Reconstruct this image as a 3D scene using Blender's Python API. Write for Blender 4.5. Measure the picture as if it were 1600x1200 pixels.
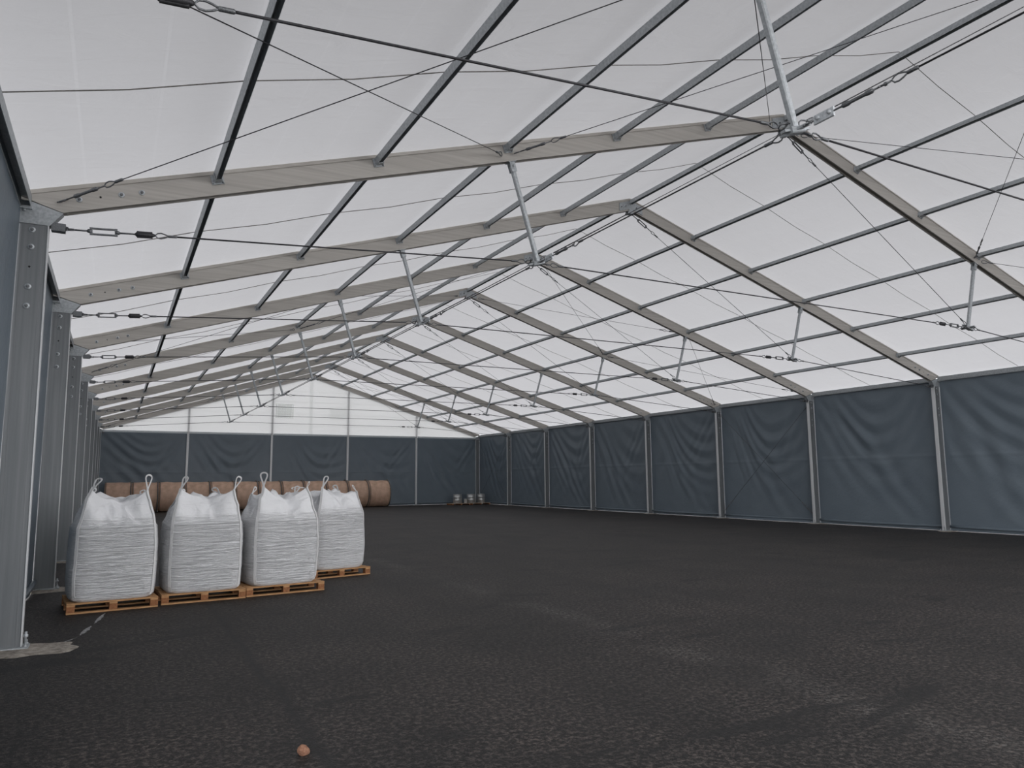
import bpy, math, random
import numpy as np
from mathutils import Vector, Matrix, noise

random.seed(7)
for o in list(bpy.data.objects):
    bpy.data.objects.remove(o)
SC = bpy.context.scene
COL = SC.collection
PI = math.pi

# ------------------------------------------------------------------ camera
CAMP = Vector((-11.3478, -4.7211, 1.7597))
YAW, PIT, ROL, FPX = .4912, .1278, -.0076, 1155.7
_f = Vector((math.sin(YAW) * math.cos(PIT), math.cos(YAW) * math.cos(PIT), math.sin(PIT)))
_r0 = Vector((math.cos(YAW), -math.sin(YAW), 0))
_u0 = _r0.cross(_f)
_r = _r0 * math.cos(ROL) + _u0 * math.sin(ROL)
_u = -_r0 * math.sin(ROL) + _u0 * math.cos(ROL)
cam_d = bpy.data.cameras.new('camera')
cam_d.sensor_width = 36
cam_d.lens = FPX * 36 / 1600
cam_d.clip_start = .05
cam_d.clip_end = 300
cam = bpy.data.objects.new('camera', cam_d)
cam.matrix_world = Matrix(((_r.x, _u.x, -_f.x, CAMP.x), (_r.y, _u.y, -_f.y, CAMP.y), (_r.z, _u.z, -_f.z, CAMP.z), (0, 0, 0, 1)))
COL.objects.link(cam)
SC.camera = cam

# ------------------------------------------------------------------ overcast sky
W = bpy.data.worlds.new('overcast_sky')
SC.world = W
W.use_nodes = True
nt = W.node_tree
nt.nodes.clear()
wo = nt.nodes.new('ShaderNodeOutputWorld')
bg = nt.nodes.new('ShaderNodeBackground')
bg.inputs['Strength'].default_value = 1.62
wtc = nt.nodes.new('ShaderNodeTexCoord')
wsx = nt.nodes.new('ShaderNodeSeparateXYZ')
wrp = nt.nodes.new('ShaderNodeValToRGB')     # thin cloud, brighter towards the horizon
nt.links.new(wtc.outputs['Generated'], wsx.inputs[0])
nt.links.new(wsx.outputs[2], wrp.inputs[0])
for e_, (p_, v_) in zip((wrp.color_ramp.elements[0], wrp.color_ramp.elements[1]), ((.06, 2.25), (.60, .92))):
    e_.position = p_
    e_.color = (v_ * .985, v_ * .982, v_ * 1.0, 1)
nt.links.new(wrp.outputs[0], bg.inputs['Color'])
nt.links.new(bg.outputs[0], wo.inputs[0])

SC.view_settings.view_transform = 'Standard'
SC.view_settings.look = 'None'
SC.view_settings.gamma = 1
SC.view_settings.exposure = 0.0
SC.view_settings.use_curve_mapping = False


# ------------------------------------------------------------------ materials
def mat(name):
    m = bpy.data.materials.new(name)
    m.use_nodes = True
    n = m.node_tree.nodes
    n.clear()
    out = n.new('ShaderNodeOutputMaterial')
    return m, n, m.node_tree.links, out


def node(n, t, **kw):
    x = n.new(t)
    for k, v in kw.items():
        if k in x.inputs:
            x.inputs[k].default_value = v
        else:
            setattr(x, k, v)
    return x


def coords(n, l, scale=(1, 1, 1), rot=(0, 0, 0), kind='Object'):
    tc = n.new('ShaderNodeTexCoord')
    mp = n.new('ShaderNodeMapping')
    mp.inputs['Scale'].default_value = scale
    mp.inputs['Rotation'].default_value = rot
    l.new(tc.outputs[kind], mp.inputs['Vector'])
    return mp.outputs[0]


def ramp(n, l, fac, stops):
    r = n.new('ShaderNodeValToRGB')
    e = r.color_ramp.elements
    while len(e) < len(stops):
        e.new(.5)
    for i, (p, c) in enumerate(stops):
        e[i].position = p
        e[i].color = c if len(c) == 4 else (*c, 1)
    l.new(fac, r.inputs[0])
    return r.outputs[0]


def math_n(n, l, op, a, b=None, c=None):
    m = n.new('ShaderNodeMath')
    m.operation = op
    for i, v in enumerate((a, b, c)):
        if v is None:
            continue
        if isinstance(v, (int, float)):
            m.inputs[i].default_value = v
        else:
            l.new(v, m.inputs[i])
    return m.outputs[0]


def mixc(n, l, fac, a, b, mode='MIX'):
    m = n.new('ShaderNodeMix')
    m.data_type = 'RGBA'
    m.blend_type = mode
    for s, v in ((m.inputs[0], fac), (m.inputs[6], a), (m.inputs[7], b)):
        if isinstance(v, (int, float)):
            s.default_value = v
        elif isinstance(v, tuple):
            s.default_value = v if len(v) == 4 else (*v, 1)
        else:
            l.new(v, s)
    return m.outputs[2]


def simple(name, c1, c2, scale=(3, 3, 3), rough=.5, metal=0., nscale=4., bump=0., bscale=40., spec=.5):
    m, n, l, out = mat(name)
    b = node(n, 'ShaderNodeBsdfPrincipled')
    v = coords(n, l, scale)
    t = node(n, 'ShaderNodeTexNoise', Scale=nscale, Detail=5.)
    l.new(v, t.inputs['Vector'])
    l.new(ramp(n, l, t.outputs[0], [(.3, c1), (.7, c2)]), b.inputs['Base Color'])
    b.inputs['Roughness'].default_value = rough
    b.inputs['Metallic'].default_value = metal
    b.inputs['Specular IOR Level'].default_value = spec
    if bump:
        t2 = node(n, 'ShaderNodeTexNoise', Scale=bscale, Detail=4.)
        l.new(v, t2.inputs['Vector'])
        bp = node(n, 'ShaderNodeBump', Strength=bump, Distance=.01)
        l.new(t2.outputs[0], bp.inputs['Height'])
        l.new(bp.outputs[0], b.inputs['Normal'])
    l.new(b.outputs[0], out.inputs[0])
    return m


def membrane_material(name, tint, trans, fwd, seams):
    m, n, l, out = mat(name)
    v = coords(n, l, (1, 1, 1))
    t = node(n, 'ShaderNodeTexNoise', Scale=.35, Detail=4.)
    l.new(v, t.inputs['Vector'])
    col = ramp(n, l, t.outputs[0], [(.3, tuple(x * .95 for x in tint)), (.7, tint)])
    wr = node(n, 'ShaderNodeTexNoise', Scale=2.2, Detail=6., Roughness=.55, Distortion=.8)
    mp = coords(n, l, (.5, 1.5, 1.))
    l.new(mp, wr.inputs['Vector'])
    h = math_n(n, l, 'MULTIPLY', wr.outputs[0], .05)
    if seams:
        sx = n.new('ShaderNodeSeparateXYZ')
        l.new(v, sx.inputs[0])
        a = math_n(n, l, 'ABSOLUTE', sx.outputs[0])
        a = math_n(n, l, 'MULTIPLY', a, 1 / .685)
        a = math_n(n, l, 'FRACT', math_n(n, l, 'ADD', a, .24))
        a = math_n(n, l, 'ABSOLUTE', math_n(n, l, 'SUBTRACT', a, .5))
        s = math_n(n, l, 'LESS_THAN', a, .022)
        e = math_n(n, l, 'LESS_THAN', a, .030)
        col = mixc(n, l, e, col, (.94, .94, .94), 'MULTIPLY')
        col = mixc(n, l, s, col, (1.13, 1.13, 1.13), 'MULTIPLY')
    bp = node(n, 'ShaderNodeBump', Strength=1., Distance=.7)
    l.new(h, bp.inputs['Height'])
    tr = node(n, 'ShaderNodeBsdfTranslucent')
    df = node(n, 'ShaderNodeBsdfDiffuse')
    df.inputs['Color'].default_value = (.45, .45, .455, 1)
    l.new(mixc(n, l, 1., col, (trans, trans, trans), 'MULTIPLY'), tr.inputs['Color'])
    rf = n.new('ShaderNodeBsdfTransparent')     # light that passes the weave unscattered
    l.new(mixc(n, l, 1., col, (fwd, fwd, fwd), 'MULTIPLY'), rf.inputs['Color'])
    for s_ in (tr, df):
        l.new(bp.outputs[0], s_.inputs['Normal'])
    ad = n.new('ShaderNodeAddShader')
    l.new(tr.outputs[0], ad.inputs[0])
    l.new(df.outputs[0], ad.inputs[1])
    ad2 = n.new('ShaderNodeAddShader')
    l.new(ad.outputs[0], ad2.inputs[0])
    l.new(rf.outputs[0], ad2.inputs[1])
    l.new(ad2.outputs[0], out.inputs[0])
    return m


M = {}
M['roof'] = membrane_material('white_roof_membrane', (.98, .98, 1.), .088, .123, True)
M['gable'] = membrane_material('white_gable_membrane', (.98, .99, .98), .185, .058, False)
def patch_material():
    m, n, l, out = mat('extra_gable_fabric_layer')
    tr = n.new('ShaderNodeBsdfTransparent')
    tr.inputs[0].default_value = (.80, .81, .80, 1)
    df = node(n, 'ShaderNodeBsdfDiffuse')
    df.inputs[0].default_value = (.10, .10, .10, 1)
    a = n.new('ShaderNodeAddShader')
    l.new(tr.outputs[0], a.inputs[0])
    l.new(df.outputs[0], a.inputs[1])
    l.new(a.outputs[0], out.inputs[0])
    return m


M['patch'] = patch_material()
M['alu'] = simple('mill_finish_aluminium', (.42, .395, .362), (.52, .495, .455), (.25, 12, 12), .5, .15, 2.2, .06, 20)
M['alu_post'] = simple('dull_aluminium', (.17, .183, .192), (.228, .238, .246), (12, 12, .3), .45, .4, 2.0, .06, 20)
M['edge'] = simple('light_lifted_aluminium', (.62, .63, .64), (.74, .75, .76), (12, 12, .3), .4, .2, 2.0)  # hall light on post flanges is put into the colour; also lifts gable posts
M['galv'] = simple('galvanised_steel', (.34, .365, .38), (.50, .525, .54), (6, 6, 6), .5, .4, 5., .05, 60)
M['galv_light'] = simple('bright_galvanised_steel', (.42, .45, .47), (.62, .65, .67), (8, 8, 8), .45, .4, 6., .08, 60)
M['cable'] = simple('dark_wire_rope', (.03, .03, .034), (.07, .07, .075), (30, 30, 30), .5, .5, 5.)
M['fitting'] = simple('steel_fittings', (.09, .095, .10), (.24, .25, .26), (20, 20, 20), .45, .6, 6., .1, 60)
M['rope'] = simple('grey_roof_rope', (.20, .19, .17), (.28, .27, .25), (10, 10, 10), .8, 0)
M['hole'] = simple('dark_drilled_hole', (.012, .012, .012), (.02, .02, .02), (5, 5, 5), .8, 0)
M['wood'] = simple('pallet_wood', (.34, .175, .073), (.52, .30, .145), (3, 16, 16), .8, 0, 3., .4, 12)
M['oldwood'] = simple('weathered_boards', (.36, .26, .19), (.54, .41, .31), (3, 16, 16), .85, 0, 3., .3, 12)
M['block'] = simple('pallet_block_wood', (.20, .078, .03), (.32, .14, .058), (8, 8, 8), .85, 0, 5., .3, 20)
M['kraft'] = simple('kraft_paper_wrap', (.50, .32, .22), (.74, .50, .37), (1.2, 1.2, 1.2), .55, 0, 2.2, 1., 4.5)
M['band'] = simple('dark_roll_band', (.10, .09, .085), (.26, .24, .22), (5, 5, 5), .6, .2)
M['tin'] = simple('bare_tinplate', (.50, .51, .50), (.66, .67, .66), (5, 5, 3), .38, .7, 4.)
M['plastic'] = simple('white_plastic', (.66, .65, .62), (.75, .74, .71), (5, 5, 5), .5, 0)
M['stone'] = simple('brown_stone', (.17, .075, .045), (.28, .15, .095), (20, 20, 20), .9, 0, 3., .5, 10)
M['sand'] = simple('sandy_concrete', (.20, .178, .15), (.48, .43, .375), (2.5, 2.5, 2.5), .95, 0, 5., .9, 18)
M['web'] = simple('white_webbing', (.66, .66, .66), (.78, .78, .78), (20, 20, 60), .8, 0, 4., .3, 30)


def tarp_material():
    m, n, l, out = mat('grey_blue_wall_tarpaulin')
    b = node(n, 'ShaderNodeBsdfPrincipled', Roughness=.42)
    b.inputs['Specular IOR Level'].default_value = .42
    v = coords(n, l, (1, 1, 1))
    t = node(n, 'ShaderNodeTexNoise', Scale=1.1, Detail=5.)
    l.new(v, t.inputs['Vector'])
    l.new(ramp(n, l, t.outputs[0], [(.3, (.138, .172, .205)), (.7, (.160, .196, .228))]), b.inputs['Base Color'])
    t2 = node(n, 'ShaderNodeTexNoise', Scale=9., Detail=6., Distortion=1.2)
    l.new(v, t2.inputs['Vector'])
    bp = node(n, 'ShaderNodeBump', Strength=.18, Distance=.03)
    l.new(t2.outputs[0], bp.inputs['Height'])
    l.new(bp.outputs[0], b.inputs['Normal'])
    l.new(b.outputs[0], out.inputs[0])
    return m


M['tarp'] = tarp_material()


def bag_material():
    m, n, l, out = mat('white_woven_polypropylene')
    b = node(n, 'ShaderNodeBsdfPrincipled', Roughness=.55)
    b.inputs['Specular IOR Level'].default_value = .35
    v = coords(n, l, (1, 1, 1))
    t = node(n, 'ShaderNodeTexNoise', Scale=2.0, Detail=4.)
    l.new(v, t.inputs['Vector'])
    l.new(ramp(n, l, t.outputs[0], [(.3, (.78, .785, .80)), (.7, (.86, .865, .875))]), b.inputs['Base Color'])
    v2 = coords(n, l, (1.6, 1.6, 26))
    w = node(n, 'ShaderNodeTexNoise', Scale=1.6, Detail=4., Roughness=.6, Distortion=.5)
    l.new(v2, w.inputs['Vector'])
    sx = n.new('ShaderNodeSeparateXYZ')
    l.new(v, sx.inputs[0])
    body = n.new('ShaderNodeMapRange')
    body.inputs[1].default_value = 1.0
    body.inputs[2].default_value = 1.16
    body.inputs[3].default_value = 1.
    body.inputs[4].default_value = .12
    l.new(sx.outputs[2], body.inputs[0])
    ridged = math_n(n, l, 'ABSOLUTE', math_n(n, l, 'SUBTRACT', w.outputs[0], .5))
    ridged = math_n(n, l, 'SUBTRACT', 1., math_n(n, l, 'MULTIPLY', ridged, 5.))
    h = math_n(n, l, 'MULTIPLY', ridged, body.outputs[0])
    w3 = node(n, 'ShaderNodeTexNoise', Scale=7., Detail=5., Distortion=1.5)
    l.new(v, w3.inputs['Vector'])
    h = math_n(n, l, 'ADD', h, math_n(n, l, 'MULTIPLY', w3.outputs[0], .5))
    bp = node(n, 'ShaderNodeBump', Strength=1., Distance=.018)
    l.new(h, bp.inputs['Height'])
    l.new(bp.outputs[0], b.inputs['Normal'])
    l.new(b.outputs[0], out.inputs[0])
    return m


M['bag'] = bag_material()


def asphalt():
    m, n, l, out = mat('dark_asphalt')
    b = node(n, 'ShaderNodeBsdfPrincipled')
    v = coords(n, l, (1, 1, 1))
    g = node(n, 'ShaderNodeTexNoise', Scale=22., Detail=7., Roughness=.86)
    l.new(v, g.inputs['Vector'])
    col = ramp(n, l, g.outputs[0], [(.42, (.002, .0017, .0017)), (.50, (.0076, .0065, .0061)), (.585, (.088, .076, .069))])
    p = node(n, 'ShaderNodeTexNoise', Scale=.55, Detail=6., Roughness=.62)
    l.new(v, p.inputs['Vector'])
    col = mixc(n, l, 1., col, ramp(n, l, p.outputs[0], [(.32, (.6, .6, .61)), (.68, (1.5, 1.42, 1.38))]), 'MULTIPLY')
    # laid in lanes along the hall: streaks and lane joints
    st = node(n, 'ShaderNodeTexNoise', Scale=1.5, Detail=5.)
    l.new(coords(n, l, (1.1, .06, 1)), st.inputs['Vector'])
    col = mixc(n, l, .8, col, ramp(n, l, st.outputs[0], [(.35, (.78, .78, .78)), (.65, (1.22, 1.22, 1.22))]), 'MULTIPLY')
    wob = node(n, 'ShaderNodeTexNoise', Scale=.9, Detail=3.)
    l.new(v, wob.inputs['Vector'])
    sx = n.new('ShaderNodeSeparateXYZ')
    l.new(v, sx.inputs[0])
    x = math_n(n, l, 'ADD', sx.outputs[0], math_n(n, l, 'MULTIPLY', math_n(n, l, 'SUBTRACT', wob.outputs[0], .5), .22))
    f = math_n(n, l, 'FRACT', math_n(n, l, 'MULTIPLY', math_n(n, l, 'ADD', x, 44.05), .25))
    d = math_n(n, l, 'ABSOLUTE', math_n(n, l, 'SUBTRACT', f, .5))
    j = n.new('ShaderNodeMapRange')
    j.inputs[1].default_value = .004
    j.inputs[2].default_value = .019
    j.inputs[3].default_value = .8
    j.inputs[4].default_value = 0
    l.new(d, j.inputs[0])
    # only the left joint is open and dark
    near = math_n(n, l, 'LESS_THAN', sx.outputs[0], -8.)
    jm = math_n(n, l, 'MULTIPLY', j.outputs[0], near)
    col = mixc(n, l, jm, col, (.010, .0098, .010))
    # pale dust along the second joint
    d2 = math_n(n, l, 'ABSOLUTE', math_n(n, l, 'ADD', x, 6.12))
    dm = n.new('ShaderNodeMapRange')
    dm.inputs[1].default_value = .0
    dm.inputs[2].default_value = .42
    dm.inputs[3].default_value = 1
    dm.inputs[4].default_value = 0
    l.new(d2, dm.inputs[0])
    sp = node(n, 'ShaderNodeTexNoise', Scale=26., Detail=4., Roughness=.7)
    l.new(v, sp.inputs['Vector'])
    pm = node(n, 'ShaderNodeTexNoise', Scale=1.1, Detail=3.)
    l.new(v, pm.inputs['Vector'])
    sm = math_n(n, l, 'MULTIPLY', ramp(n, l, sp.outputs[0], [(.50, (0, 0, 0)), (.62, (1, 1, 1))]), dm.outputs[0])
    sm = math_n(n, l, 'MULTIPLY', sm, ramp(n, l, pm.outputs[0], [(.4, (0, 0, 0)), (.6, (1, 1, 1))]))
    col = mixc(n, l, math_n(n, l, 'MULTIPLY', sm, .6), col, (.24, .225, .21))
    # sparse pale specks of grit
    vo = node(n, 'ShaderNodeTexVoronoi', Scale=5.)
    l.new(v, vo.inputs['Vector'])
    gm = math_n(n, l, 'LESS_THAN', vo.outputs['Distance'], .028)
    col = mixc(n, l, math_n(n, l, 'MULTIPLY', gm, .6), col, (.26, .24, .22))
    # dark oily stains
    so = node(n, 'ShaderNodeTexNoise', Scale=.8, Detail=5., Distortion=.7)
    l.new(coords(n, l, (.7, 2.2, 1), (0, 0, .35)), so.inputs['Vector'])
    om = ramp(n, l, so.outputs[0], [(.60, (0, 0, 0)), (.67, (1, 1, 1))])
    col = mixc(n, l, math_n(n, l, 'MULTIPLY', om, .75), col, (.005, .005, .005))
    l.new(col, b.inputs['Base Color'])
    b.inputs['Roughness'].default_value = .6
    b.inputs['Specular IOR Level'].default_value = .42
    hb = node(n, 'ShaderNodeTexNoise', Scale=60., Detail=3., Roughness=.7)
    l.new(v, hb.inputs['Vector'])
    bp = node(n, 'ShaderNodeBump', Strength=.9, Distance=.012)
    l.new(hb.outputs[0], bp.inputs['Height'])
    l.new(bp.outputs[0], b.inputs['Normal'])
    l.new(b.outputs[0], out.inputs[0])
    return m


M['asphalt'] = asphalt()
M['chalk'] = simple('white_line_paint', (.20, .20, .20), (.46, .46, .46), (8, 8, 8), .9, 0, 4.)


# ------------------------------------------------------------------ mesh helpers
class MB:
    def __init__(s):
        s.v, s.f, s.sm = [], [], []

    def add(s, vs, fs, smooth=False, M4=None):
        b = len(s.v)
        if M4 is not None:
            vs = [M4 @ Vector(p) for p in vs]
        s.v += [tuple(p) for p in vs]
        s.f += [tuple(i + b for i in f) for f in fs]
        s.sm += [smooth] * len(fs)
        return s

    def box(s, lo, hi, M4=None):
        x0, y0, z0 = lo
        x1, y1, z1 = hi
        vs = [(x0, y0, z0), (x1, y0, z0), (x1, y1, z0), (x0, y1, z0), (x0, y0, z1), (x1, y0, z1), (x1, y1, z1), (x0, y1, z1)]
        fs = [(0, 3, 2, 1), (4, 5, 6, 7), (0, 1, 5, 4), (1, 2, 6, 5), (2, 3, 7, 6), (3, 0, 4, 7)]
        return s.add(vs, fs, False, M4)

    def bbox(s, lo, hi, c, M4=None):
        """box with chamfered edges: profile octagon extruded along its longest axis"""
        d = [hi[i] - lo[i] for i in range(3)]
        a = d.index(max(d))
        b, e = [(1, 2), (2, 0), (0, 1)][a]
        pr = []
        for (ub, ue) in ((0, 0), (1, 0), (1, 1), (0, 1)):
            pb = lo[b] if ub == 0 else hi[b]
            pe = lo[e] if ue == 0 else hi[e]
            sb = 1 if ub == 0 else -1
            se = 1 if ue == 0 else -1
            q1, q2 = (pb, pe + se * c), (pb + sb * c, pe)
            pr += [q1, q2] if (ub + ue) % 2 == 0 else [q2, q1]
        vs = []
        for pa, ins in ((lo[a], 0), (hi[a], 0)):
            for (pb, pe) in pr:
                p = [0, 0, 0]
                p[a], p[b], p[e] = pa, pb, pe
                vs.append(tuple(p))
        fs = [tuple(range(7, -1, -1)), tuple(range(8, 16))]
        fs += [(i, (i + 1) % 8, 8 + (i + 1) % 8, 8 + i) for i in range(8)]
        return s.add(vs, fs, False, M4)

    def lathe(s, prof, n=16, M4=None, axis='x', smooth=True):
        """prof: [(t, r)] along axis"""
        vs, fs = [], []
        for (t, r) in prof:
            for i in range(n):
                a = 2 * PI * i / n
                p = (t, r * math.cos(a), r * math.sin(a))
                if axis == 'z':
                    p = (p[1], p[2], p[0])
                vs.append(p)
        for k in range(len(prof) - 1):
            for i in range(n):
                j = (i + 1) % n
                fs.append((k * n + i, k * n + j, k * n + n + j, k * n + n + i))
        fs.append(tuple(range(n - 1, -1, -1)))
        fs.append(tuple((len(prof) - 1) * n + i for i in range(n)))
        return s.add(vs, fs, smooth, M4)

    def tube(s, pts, r, n=8, closed=False, M4=None):
        pts = [Vector(p) for p in pts]
        N = len(pts)
        vs, fs = [], []
        up = None
        for i, p in enumerate(pts):
            if closed:
                t = (pts[(i + 1) % N] - pts[i - 1]).normalized()
            else:
                t = (pts[min(i + 1, N - 1)] - pts[max(i - 1, 0)]).normalized()
            if up is None:
                up = t.orthogonal().normalized()
            up = (up - t * up.dot(t)).normalized()
            w = t.cross(up)
            for k in range(n):
                a = 2 * PI * k / n
                vs.append(p + (up * math.cos(a) + w * math.sin(a)) * r)
        for i in range(N if closed else N - 1):
            for k in range(n):
                a, b = i * n, ((i + 1) % N) * n
                fs.append((a + k, a + (k + 1) % n, b + (k + 1) % n, b + k))
        if not closed:
            fs.append(tuple(range(n - 1, -1, -1)))
            fs.append(tuple((N - 1) * n + k for k in range(n)))
        return s.add(vs, fs, True, M4)

    def prism(s, poly, lo, hi, plane='xz', M4=None):
        """polygon extruded along the remaining axis"""
        n = len(poly)
        vs = []
        for h in (lo, hi):
            for (a, b) in poly:
                vs.append((a, h, b) if plane == 'xz' else ((a, b, h) if plane == 'xy' else (h, a, b)))
        fs = [tuple(range(n)), tuple(range(2 * n - 1, n - 1, -1))]
        fs += [(i, i + n, (i + 1) % n + n, (i + 1) % n) for i in range(n)]
        return s.add(vs, fs, False, M4)

    def mesh(s, name, m):
        me = bpy.data.meshes.new(name)
        me.from_pydata(s.v, [], s.f)
        me.polygons.foreach_set('use_smooth', s.sm)
        me.materials.append(m)
        bm = None
        import bmesh
        bm = bmesh.new()
        bm.from_mesh(me)
        bmesh.ops.recalc_face_normals(bm, faces=bm.faces)
        bm.to_mesh(me)
        bm.free()
        me.update()
        return me


def grid_mesh(name, P, m, cyclic=False):
    """P: array (rows, cols, 3); smooth quads"""
    R, C = P.shape[:2]
    me = bpy.data.meshes.new(name)
    vs = P.reshape(-1, 3)
    q = []
    for i in range(R - 1):
        for j in range(C if cyclic else C - 1):
            k = (j + 1) % C
            q.append((i * C + j, i * C + k, (i + 1) * C + k, (i + 1) * C + j))
    me.from_pydata(vs.tolist(), [], q)
    me.polygons.foreach_set('use_smooth', [True] * len(q))
    me.materials.append(m)
    me.update()
    return me


def link(name, me, parent=None, M4=None):
    o = bpy.data.objects.new(name, me)
    COL.objects.link(o)
    if parent is not None:
        o.parent = parent
    if M4 is not None:
        o.matrix_local = M4
    return o


def tag(o, label, cat, group=None, kind='thing'):
    o['label'] = label
    o['category'] = cat
    o['kind'] = kind
    if group:
        o['group'] = group
    return o


def thing(name, label, cat, M4, group=None):
    o = bpy.data.objects.new(name, None)
    o.empty_display_size = .1
    COL.objects.link(o)
    o.matrix_world = M4 if isinstance(M4, Matrix) else Matrix.Translation(M4)
    return tag(o, label, cat, group)


def struct(name, me, parent=None):
    o = link(name, me, parent)
    if parent is None:
        o['kind'] = 'structure'
    return o


def along(p0, p1, roll_up=Vector((0, 0, 1))):
    x = (p1 - p0).normalized()
    y = roll_up.cross(x)
    if y.length < 1e-4:
        y = Vector((0, 1, 0))
    y.normalize()
    z = x.cross(y)
    return Matrix(((x.x, y.x, z.x, p0.x), (x.y, y.y, z.y, p0.y), (x.z, y.z, z.z, p0.z), (0, 0, 0, 1)))


T = Matrix.Translation
RZ = lambda a: Matrix.Rotation(a, 4, 'Z')
RY = lambda a: Matrix.Rotation(a, 4, 'Y')
RX = lambda a: Matrix.Rotation(a, 4, 'X')

# ------------------------------------------------------------------ hall dimensions
BAY, XI, XO = 5.0, 12.155, 12.47         # bay, inner and outer face of a post
SL = .311                                 # roof slope
ANG = math.atan(SL)
TOPZ = 8.87                               # rafter top at the ridge
DEP = .288                                # rafter depth measured vertically
top = lambda x: TOPZ - SL * abs(x)
YEND = 45.0
ORD = ['', 'first', 'second', 'third', 'fourth', 'fifth', 'sixth', 'seventh', 'eighth']


def bayname(k):
    if k == 0:
        return 'in the bay nearest the camera'
    if k == 8:
        return 'in the last bay by the end wall'
    return f'between {ORD[k]} and {ORD[k + 1]} full arches'


def archname(k):
    if k == 0:
        return 'the cut-off overhead arch'
    if k == 9:
        return 'the end wall arch'
    return f'the {ORD[k]} full arch'


SIDE = {-1: 'left', 1: 'right'}

# ------------------------------------------------------------------ floor
fl = MB()
fl.add([(-40, -40, 0), (40, -40, 0), (40, 75, 0), (-40, 75, 0)], [(0, 1, 2, 3)])
struct('floor', fl.mesh('floor', M['asphalt']))


# ------------------------------------------------------------------ roof membrane (one sheet per bay) = ceiling
ceil = bpy.data.objects.new('ceiling', None)
COL.objects.link(ceil)
ceil['kind'] = 'structure'
for k in range(-1, 9):
    rows = []
    y0, y1 = k * BAY, (k + 1) * BAY
    xs = [-12.62] + [-12.4 + i * .62 for i in range(20)] + [0] + [.62 + i * .62 for i in range(20)] + [12.62]
    xs = sorted(set(round(x, 4) for x in xs))
    P = np.zeros((11, len(xs), 3))
    for i in range(11):
        t = i / 10
        for j, x in enumerate(xs):
            sag = .02 * math.sin(PI * t) * (1 - (abs(x) / 12.62) ** 4)
            P[i, j] = (x, y0 + t * BAY, TOPZ + .035 - SL * abs(x) + (.0 if abs(x) > .01 else -.01) - sag * .6 + .012)
    link('roof_sheet', grid_mesh('roof_sheet', P, M['roof']), ceil)

# ------------------------------------------------------------------ shared hardware meshes
bolt_me = MB().lathe([(0, .034), (.004, .034), (.005, .016)], 16).mesh('bolt', M['galv_light'])
nut_me = MB().lathe([(.004, .019), (.016, .019), (.0165, .011), (.026, .010)], 6, smooth=False).mesh('nut', M['fitting'])


def bolt(parent, M4):
    link('nut', nut_me, link('bolt', bolt_me, parent, M4))



hole_me = MB().lathe([(-.002, .011), (.0015, .011)], 10).mesh('bolt_hole', M['hole'])


def shackle_mesh():
    b = MB()
    L, w, r = .10, .034, .009
    pts = [(0, -w, 0), (L * .45, -w, 0)] + [(L * .45 + w * math.sin(a), -w * math.cos(a), 0) for a in (PI * .25, PI * .5, PI * .75)] + [(L * .45, w, 0), (0, w, 0)]
    b.tube(pts, r, 8)
    b.lathe([(-.058, .010), (.058, .010)], 8, RZ(PI / 2))
    b.lathe([(.048, .020), (.064, .020)], 6, RZ(PI / 2), smooth=False)
    return b.mesh('shackle', M['fitting'])


def turnbuckle_mesh():
    b = MB()
    b.tube([(0, 0, 0), (.14, 0, 0)], .011)
    b.lathe([(.12, .017), (.135, .024), (.165, .024), (.17, .018)], 10)
    for s in (-1, 1):
        b.bbox((.15, s * .034 - .010, -.012), (.43, s * .034 + .010, .012), .004)
    b.box((.145, -.044, -.013), (.175, .044, .013))
    b.box((.405, -.044, -.013), (.435, .044, .013))
    b.lathe([(.41, .018), (.415, .024), (.445, .024), (.46, .017)], 10)
    b.tube([(.43, 0, 0), (.62, 0, 0)], .011)
    return b.mesh('turnbuckle', M['fitting'])


def sleeve_mesh():
    b = MB()
    b.lathe([(0, .012), (.015, .03), (.06, .034), (.17, .032), (.205, .020), (.22, .012)], 12)
    b.bbox((.02, -.04, -.014), (.19, .04, .014), .006)
    return b.mesh('sleeve', M['cable'])


def thimble_mesh():
    b = MB()
    pts = [(.005, 0, 0), (.03, .028, 0), (.07, .034, 0), (.11, .022, 0), (.15, .004, 0), (.15, -.004, 0), (.11, -.022, 0), (.07, -.034, 0), (.03, -.028, 0)]
    b.tube(pts, .008, 8, True)
    b.lathe([(.145, .012), (.15, .017), (.24, .017), (.25, .012)], 10)
    return b.mesh('thimble', M['fitting'])


def closed_mesh():
    b = MB()
    b.tube([(0, 0, 0), (.5, 0, 0)], .009)
    b.lathe([(.09, .010), (.11, .024), (.16, .024), (.18, .017), (.33, .017), (.35, .024), (.40, .024), (.42, .010)], 8)
    return b.mesh('closed_turnbuckle', M['fitting'])


def lug_mesh():
    b = MB()
    b.bbox((0, -.011, -.05), (.22, .011, .045), .006)
    b.lathe([(-.03, .022), (.03, .022)], 10, T((.05, 0, 0)) @ RZ(PI / 2))
    b.lathe([(-.03, .022), (.03, .022)], 10, T((.18, 0, 0)) @ RZ(PI / 2))
    return b.mesh('link_plate', M['galv_light'])


FIT = {'shackle': (shackle_mesh(), .085), 'turnbuckle': (turnbuckle_mesh(), .62), 'sleeve': (sleeve_mesh(), .215),
       'thimble': (thimble_mesh(), .245), 'closed_turnbuckle': (closed_mesh(), .5), 'link_plate': (lug_mesh(), .21)}


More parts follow.
